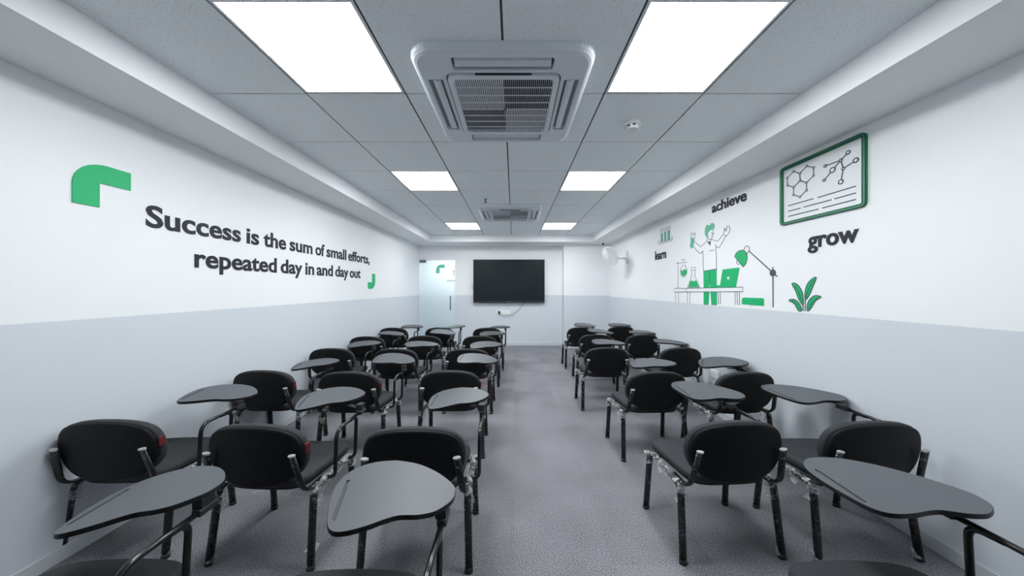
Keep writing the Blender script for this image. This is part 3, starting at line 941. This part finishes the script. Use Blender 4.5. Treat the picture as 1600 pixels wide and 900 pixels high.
for k in range(3):
    a = k * 2 * math.pi / 3
    bm = bmesh.new()
    prof = []
    for (r1, hw_) in ((0.03, 0.02), (0.08, 0.05), (0.13, 0.062), (0.16, 0.045)):
        prof.append([(r1, -hw_, 0.030), (r1, hw_, 0.055), (r1, hw_, 0.057), (r1, -hw_, 0.032)])
    loft(bm, prof)
    obj('blade', bm, M['white_plastic'], head, rot=(0, 0, a))
obj('hub', lathe(bmesh.new(), [(0, -0.01), (0.032, -0.01), (0.034, 0.06), (0.03, 0.075), (0, 0.08)], 16), M['white_plastic'], head, smooth=True)
obj('badge', lathe(bmesh.new(), [(0, 0.096), (0.036, 0.096), (0.036, 0.101), (0, 0.103)], 16), M['white_plastic'], head)
t = thing('ceiling_fitting', 'tiny black round fitting under the far soffit above the wall fan', 'fitting', (2.01, COLY - 0.18, ZS))
obj('ring', lathe(bmesh.new(), [(0, 0), (0.035, 0), (0.035, -0.012), (0, -0.012)], 16), M['white_plastic'], t)
obj('nub', lathe(bmesh.new(), [(0, -0.012), (0.022, -0.012), (0.022, -0.04), (0.012, -0.05), (0, -0.05)], 14), M['dark_plastic'], t)

# ================================================================== TABLET CHAIRS
def sw_outline(pts, n=4):
    return [(p.x, p.y) for p in catmull([Vector((a, b, 0)) for a, b in pts], n, True)]

TAB = [(-0.211, 0.276), (-0.129, 0.256), (-0.051, 0.213), (0.01, 0.162), (0.044, 0.12), (0.051, 0.081), (0.046, 0.054), (0.028, 0.026), (0.0, 0.0), (-0.044, -0.014), (-0.1, -0.018), (-0.138, -0.035), (-0.177, -0.06), (-0.225, -0.082), (-0.262, -0.086), (-0.292, -0.066), (-0.326, -0.012), (-0.361, 0.063), (-0.379, 0.13), (-0.375, 0.184), (-0.348, 0.233), (-0.303, 0.262), (-0.256, 0.274)]
BACK_HALF = [(0, 0), (.30, .012), (.56, .058), (.76, .138), (.895, .25), (.97, .37), (1, .50), (.99, .62), (.95, .735), (.87, .835), (.73, .912), (.52, .964), (.27, .992)]
BACKO = sw_outline([(x, z) for x, z in BACK_HALF] + [(0, 1)] + [(-x, z) for x, z in reversed(BACK_HALF[1:])], 3)
BZ0, BH, BW = 0.408, 0.312, 0.246

def back_ring(s, d):
    """outline scaled by s about the centre, at depth d in front of the rear face"""
    out = []
    for x, z in BACKO:
        xx = x * s * BW
        zz = BZ0 + BH * (0.5 + (z - 0.5) * s)
        yy = -0.222 - (zz - BZ0) * 0.11 + d + 0.028 * (xx / BW) ** 2
        out.append((xx, yy, zz))
    return out

def build_meshes():
    R = {}
    # back shell and cushion
    bm = bmesh.new()
    loft(bm, [back_ring(s, d) for s, d in ((0.25, 0.0), (0.6, 0.0), (0.9, 0.0), (0.955, 0.0015), (0.975, 0.006), (0.975, 0.016), (0.9, 0.017))])
    R['shell'] = mesh_of(bm, 'back_shell', M['shell'], True)
    bm = bmesh.new()
    loft(bm, [back_ring(s, d) for s, d in ((0.9, 0.0165), (0.985, 0.017), (1.0, 0.022), (1.0, 0.042), (0.985, 0.051), (0.94, 0.057), (0.7, 0.060), (0.3, 0.062))])
    R['bcush'] = mesh_of(bm, 'back_cushion', M['fabric'], True)
    # seat
    so = sw_outline([(0, -0.185), (0.13, -0.18), (0.19, -0.155), (0.212, -0.10), (0.222, 0.02), (0.230, 0.13), (0.222, 0.19), (0.18, 0.222), (0.09, 0.235), (0, 0.238), (-0.09, 0.235), (-0.18, 0.222), (-0.222, 0.19), (-0.230, 0.13), (-0.222, 0.02), (-0.212, -0.10), (-0.19, -0.155), (-0.13, -0.18)], 3)
    def sr(s, z):
        return [(x * s, 0.02 + (y - 0.02) * s, z - (0.010 * max(0, (y - 0.1) / 0.138) ** 2)) for x, y in so]
    bm = bmesh.new()
    loft(bm, [sr(s, z) for s, z in ((0.92, 0.385), (0.985, 0.386), (1.0, 0.394), (1.0, 0.408), (0.985, 0.418), (0.94, 0.424), (0.7, 0.426), (0.3, 0.425))])
    R['scush'] = mesh_of(bm, 'seat_cushion', M['fabric'], True)
    bm = bmesh.new()
    loft(bm, [sr(s, z) for s, z in ((0.80, 0.372), (0.95, 0.374), (0.97, 0.379), (0.97, 0.3855), (0.9, 0.3855))])
    R['span'] = mesh_of(bm, 'seat_pan', M['shell'], True)
    # legs and rails
    for s, nm in ((-1, 'l'), (1, 'r')):
        f = fillet([(s * 0.258, 0.192, 0.008), (s * 0.249, 0.160, 0.362), (s * 0.249, 0.10, 0.366)], 0.045)
        R['leg_f' + nm] = mesh_of(sweep(bmesh.new(), f, 0.0185, 0.0145), 'leg', M['leg'], True)
        f = fillet([(s * 0.262, -0.190, 0.008), (s * 0.250, -0.150, 0.362), (s * 0.249, -0.09, 0.366)], 0.045)
        R['leg_r' + nm] = mesh_of(sweep(bmesh.new(), f, 0.0185, 0.0145), 'leg', M['leg'], True)
        R['rail' + nm] = mesh_of(sweep(bmesh.new(), [(s * 0.249, 0.101, 0.366), (s * 0.249, 0.0, 0.366), (s * 0.249, -0.091, 0.366)], 0.0115, 0.0165), 'seat_rail', M['tube'], True)
        u = fillet([(s * 0.236, -0.06, 0.374), (s * 0.238, -0.200, 0.376), (s * 0.212, -0.2455, 0.585)], 0.07, 8)
        R['up' + nm] = mesh_of(sweep(bmesh.new(), u, 0.0175, 0.0085), 'back_upright', M['leg'], True)
        R['foot_f' + nm] = mesh_of(sweep(bmesh.new(), [(s * 0.2582, 0.1925, 0.0), (s * 0.2578, 0.191, 0.022)], 0.0200, 0.0160), 'foot_cap', M['dark_plastic'], True)
        R['foot_r' + nm] = mesh_of(sweep(bmesh.new(), [(s * 0.2623, -0.191, 0.0), (s * 0.2615, -0.188, 0.022)], 0.0200, 0.0160), 'foot_cap', M['dark_plastic'], True)
        d = Vector((s * -0.026, -0.0455, 0.209)).normalized()
        e = Vector((s * 0.212, -0.2455, 0.585))
        R['cap' + nm] = mesh_of(sweep(bmesh.new(), [e - d * 0.003, e + d * 0.004], 0.0185, 0.0096), 'end_cap', M['cap'], False)
    bm = bmesh.new()
    sweep(bm, [(-0.236, 0.12, 0.362), (0.236, 0.12, 0.362)], 0.010, seg=8, ref=(0, 0, 1))
    R['cbf'] = mesh_of(bm, 'cross_bar', M['tube'], True)
    bm = bmesh.new()
    sweep(bm, [(-0.236, -0.10, 0.362), (0.236, -0.10, 0.362)], 0.010, seg=8, ref=(0, 0, 1))
    # arm frame
    arm = fillet([(0.250, -0.06, 0.372), (0.300, -0.06, 0.380), (0.302, -0.050, 0.618), (0.302, 0.215, 0.622)], 0.055, 7)
    R['arm'] = mesh_of(sweep(bmesh.new(), arm, 0.0098, seg=10), 'arm_tube', M['tube'], True)
    post = fillet([(0.302, 0.06, 0.618), (0.302, 0.135, 0.614), (0.300, 0.125, 0.385), (0.250, 0.11, 0.370)], 0.045, 6)
    R['post'] = mesh_of(sweep(bmesh.new(), post, 0.0098, seg=10), 'arm_post', M['tube'], True)
    # tablet (origin at its pivot, top at z = 0)
    out = sw_outline(TAB, 4)
    gd = Vector((-0.2945 + 0.3535, -0.046 - 0.140, 0)).normalized(); gn = Vector((-gd.y, gd.x, 0))
    a = Vector((-0.3475, 0.140, 0)); b = Vector((-0.2885, -0.040, 0)); w_ = 0.0062
    gl = []
    for k in range(7):
        t_ = math.pi * k / 6
        gl.append(a + gn * w_ * math.cos(t_) - gd * w_ * math.sin(t_))
    for k in range(7):
        t_ = math.pi * k / 6
        gl.append(b - gn * w_ * math.cos(t_) + gd * w_ * math.sin(t_))
    gl = [(p.x, p.y) for p in gl]
    bm = bmesh.new()
    cx = sum(p[0] for p in out) / len(out); cy = sum(p[1] for p in out) / len(out)
    inset = lambda s: [(cx + (x - cx) * s, cy + (y - cy) * s) for x, y in out]
    L = plate_with_holes(bm, inset(0.994), [gl], 0.0)
    fl = wall_ring(bm, L[1], -0.005)
    bm.faces.new(fl)
    topf = set(bm.faces)
    n = len(out)
    prev = L[0]
    for s, z in ((1.0, -0.002), (1.0, -0.013), (0.99, -0.016)):
        ring = [bm.verts.new((x, y, z)) for x, y in inset(s)]
        for k in range(n):
            f = bm.faces.new((prev[k], prev[(k + 1) % n], ring[(k + 1) % n], ring[k])); f.material_index = 1
        prev = ring
    f = bm.faces.new(prev); f.material_index = 1
    R['tab'] = mesh_of(bm, 'writing_tablet', None, False, [M['laminate'], M['tab_edge']])
    # groove lining
    bm = bmesh.new()
    mid = [a + (b - a) * t_ for t_ in (0.0, 1.0)]
    sweep(bm, [(p.x, p.y, -0.0045) for p in mid], 0.0022, 0.0012, ref=(gn.x, gn.y, 0), seg=6)
    R['groove'] = mesh_of(bm, 'pen_groove', M['groove'])
    # tag
    R['tag'] = mesh_of(add_box(bmesh.new(), -0.004, 0.006, -0.012, 0.016, -0.022, 0.022, bev=0.002), 'red_tag', M['red'])
    # film wraps
    for v in range(3):
        rnd = random.Random(40 + v)
        for s, nm in ((-1, 'l'), (1, 'r')):
            bm = bmesh.new()
            pts = [(s * (0.249 + rnd.uniform(-.004, .004)), 0.13 - 0.265 * k / 9, 0.366 + rnd.uniform(-.004, .003)) for k in range(10)]
            sweep(bm, pts, 0.019, 0.021, jitter=0.14, rnd=rnd, seg=9)
            for k in range(2):
                z0 = Vector((s * 0.252, -0.145 if k == 0 else 0.15, 0.352))
                p2 = [z0 + Vector((rnd.uniform(-.012, .012), rnd.uniform(-.012, .012), 0.018 - 0.03 * q_)) for q_ in range(4 if k == 0 else 3)]
                sweep(bm, p2, 0.026, 0.024, jitter=0.20, rnd=rnd, seg=9)
            # loose flap
            z0 = Vector((s * 0.245, rnd.uniform(-0.10, 0.06), 0.35))
            vs = [bm.verts.new(z0 + Vector(q_)) for q_ in ((0, 0, 0), (0.004, 0.03, 0.002), (0.008 * s, 0.035, -0.03), (-0.006, 0.012, -0.05), (0.004, -0.008, -0.022))]
            bm.faces.new(vs)
            R['wrap%s%d' % (nm, v)] = mesh_of(bm, 'plastic_wrap', M['film'])
            bm = bmesh.new()
            p2 = [Vector((s * 0.2615, -0.187, 0.012)) + Vector((rnd.uniform(-.003, .003), 0.008 * q_, 0.018 * q_)) for q_ in range(3)]
            sweep(bm, p2, 0.0235, 0.0195, jitter=0.12, rnd=rnd, seg=9)
            R['fwrap%s%d' % (nm, v)] = mesh_of(bm, 'plastic_wrap', M['film'])
    return R
R = build_meshes()

# x, y, turn, tablet swivel, tablet shift x, y, tablet slope x, y
CH = {
 'c1r1': (-2.047, 1.723, 0.02, -0.036, -0.012, 0.013, -0.045, -0.021),
 'c2r1': (-1.247, 1.675, -0.05, 0.048, -0.082, 0.048, 0.073, 0.047),
 'c3r1': (-0.485, 1.644, 0.03, -0.30, -0.034, 0.043, 0.147, 0.0),
 'c4r1': (1.098, 1.711, 0.058, -0.42, 0.095, 0.055, 0.03, 0.03),
 'c5r1': (1.787, 1.706, 0.025, -0.30, 0.065, 0.06, 0.03, 0.01),
 'c1r2': (-2.02, 2.63, -0.011, -0.017, 0.007, -0.018, 0.091, 0.035),
 'c2r2': (-1.313, 2.598, 0.01, -0.284, -0.003, 0.038, -0.047, 0.05),
 'c3r2': (-0.517, 2.629, 0.012, -0.363, -0.008, 0.023, -0.014, 0.043),
 'c4r2': (1.13, 2.598, 0.038, -0.744, -0.026, -0.059, 0.132, -0.046),
 'c5r2': (1.819, 2.585, 0.089, -0.992, -0.056, -0.045, 0.196, -0.053),
 'c1r3': (-2.02, 3.524, 0.038, -0.096, -0.009, 0.035, 0.061, 0.055),
 'c2r3': (-1.294, 3.502, -0.01, -0.039, 0.008, 0.004, -0.02, 0.014),
 'c3r3': (-0.506, 3.497, -0.009, -0.285, -0.006, -0.031, 0.076, 0.054),
 'c4r3': (1.038, 3.573, 0.001, -0.525, -0.008, 0.02, 0.021, 0.02),
 'c5r3': (1.845, 3.558, 0.075, -0.847, -0.021, 0.022, -0.016, 0.004),
 'c1r4': (-2.02, 4.335, 0.016, -0.354, -0.017, -0.009, -0.071, -0.002),
 'c2r4': (-1.255, 4.4, 0.025, -0.4, -0.019, 0.007, -0.073, 0.056),
 'c3r4': (-0.477, 4.387, 0.007, -0.277, -0.017, 0.009, 0.06, 0.05),
 'c4r4': (1.182, 4.516, -0.02, -0.50, 0.008, 0.0, -0.071, 0.036),
 'c5r4': (1.831, 4.502, 0.048, -0.818, 0.005, -0.005, 0.035, -0.009),
 'c1r5': (-2.02, 5.247, -0.002, -0.269, -0.004, -0.009, 0.001, 0.023),
 'c2r5': (-1.255, 5.271, 0.01, -0.532, -0.02, -0.004, 0.101, 0.013),
 'c3r5': (-0.445, 5.235, 0.002, -0.626, -0.014, -0.01, 0.039, -0.032),
 'c4r5': (1.15, 5.329, 0.004, -0.636, -0.03, 0.007, -0.021, 0.064),
 'c5r5': (1.848, 5.433, 0.065, -0.644, -0.013, 0.016, 0.046, 0.022),
 'c2r0': (-1.362, 0.845, 0.007, -0.039, -0.026, -0.042, 0.127, -0.045),
 'c3r0': (-0.532, 0.805, 0.002, -0.01, -0.008, -0.029, -0.02, -0.008),
 'c4r0': (1.162, 0.838, -0.005, -0.455, 0.018, -0.069, 0.076, -0.047),
}
TZT0 = 0.676
DROP = {'c5r1': 0.022, 'c4r1': 0.016}
RED = {'c1r1', 'c2r1', 'c1r2', 'c2r2', 'c3r2'}
COLN = {'1': 'column by the left wall', '2': 'middle column of the left block', '3': 'left block column along the aisle', '4': 'right block column along the aisle', '5': 'column by the right wall'}
ROWN = {'5': 'row nearest TV', '4': 'second row from TV', '3': 'third row from TV', '2': 'fourth row from TV', '1': 'second nearest row', '0': 'nearest row'}
crnd = random.Random(3)
for key, (x, y, rot, sw, tx, ty, ta, tb) in CH.items():
    TZT = TZT0 - DROP.get(key, 0.0)
    lab = 'black tablet chair%s, %s, %s' % (' with red tag' if key in RED else '', COLN[key[1]], ROWN[key[3]])
    ch = thing('tablet_chair', lab, 'chair', (x, y, 0), (0, 0, rot), 'black tablet-arm chairs in rows')
    link('seat_pan', R['span'], ch)
    link('seat_cushion', R['scush'], ch)
    sh = link('back_shell', R['shell'], ch)
    bc = link('back_cushion', R['bcush'], ch)
    v = crnd.randrange(3)
    for nm in 'lr':
        for fr_ in 'fr':
            lg = link('leg', R['leg_%s%s' % (fr_, nm)], ch)
            link('foot_cap', R['foot_%s%s' % (fr_, nm)], lg)
            if fr_ == 'r' and crnd.random() < 0.7:
                link('plastic_wrap', R['fwrap%s%d' % (nm, v)], lg)
        rl = link('seat_rail', R['rail' + nm], ch)
        w1 = link('plastic_wrap', R['wrap%s%d' % (nm, crnd.randrange(3))], rl)
        w1['label'] = 'crumpled clear plastic film'
        up = link('back_upright', R['up' + nm], ch)
        cp = link('end_cap', R['cap' + nm], up)
        cp['label'] = 'pale oval end cap'
    link('cross_bar', R['cbf'], ch)
    link('arm_tube', R['arm'], ch)
    link('arm_post', R['post'], ch)
    # tablet
    px, py = 0.288 + tx, 0.167 + ty
    nrm = Vector((-ta, -tb, 1)).normalized()
    q = Vector((0, 0, 1)).rotation_difference(nrm) @ Euler((0, 0, sw)).to_quaternion()
    tb_o = link('writing_tablet', R['tab'], ch, (px, py, TZT), q.to_euler())
    link('pen_groove', R['groove'], tb_o)
    # bracket between arm tube and tablet
    bm = bmesh.new()
    cxm, cym = 0.300, 0.190
    add_box(bm, cxm - 0.016, cxm + 0.016, cym - 0.032, cym + 0.032, 0.610, 0.633, bev=0.004)
    zt_ = max(0.640, TZT - 0.016 + ta * (cxm - px) + tb * (cym - py) + 0.003)
    if ty > 0.05: zt_ = 0.642
    add_box(bm, cxm - 0.022, cxm + 0.012, cym - 0.022, cym + 0.022, 0.630, zt_)
    if tx < -0.035 or ty > 0.05:
        xe, ye = px - 0.06, py + 0.05
        ze = TZT - 0.0165 + ta * (xe - px) + tb * (ye - py)
        sweep(bm, [(cxm, cym, 0.640), (px - 0.01, (cym + ye) / 2, ze - 0.010), (xe, ye, ze - 0.004)], 0.016, 0.005, ref=(0, 1, 0), seg=8)
    obj('tablet_bracket', bm, M['dark_plastic'], ch)
    if key in RED:
        tg = link('red_tag', R['tag'], bc, (0.246, -0.195, 0.60))
        tg['label'] = 'small red tag'

# ================================================================== SCRAPS ON THE CARPET
bm = bmesh.new()
vs = [bm.verts.new(p) for p in ((-0.03, -0.02, 0.001), (0.03, -0.015, 0.001), (0.028, 0.02, 0.012), (-0.012, 0.024, 0.018))]
bm.faces.new(vs)
r = bmesh.ops.solidify(bm, geom=bm.faces[:], thickness=0.0008)
o = obj('paper_scrap', bm, M['paper'], loc=(-1.065, 1.59, 0.0)); tag(o, 'folded white paper scrap on the carpet beside a chair leg', 'scrap')
bm = bmesh.new()
sweep(bm, catmull([(-0.05, -0.012, 0.003), (-0.02, 0.0, 0.004), (0.02, 0.004, 0.006), (0.055, 0.02, 0.004)], 3), 0.006, 0.0022, ref=(0, 1, 0), seg=6)
o = obj('plastic_strip', bm, M['film'], loc=(-1.72, 2.03, 0.0)); tag(o, 'short strip of clear plastic film lying on the carpet', 'scrap')
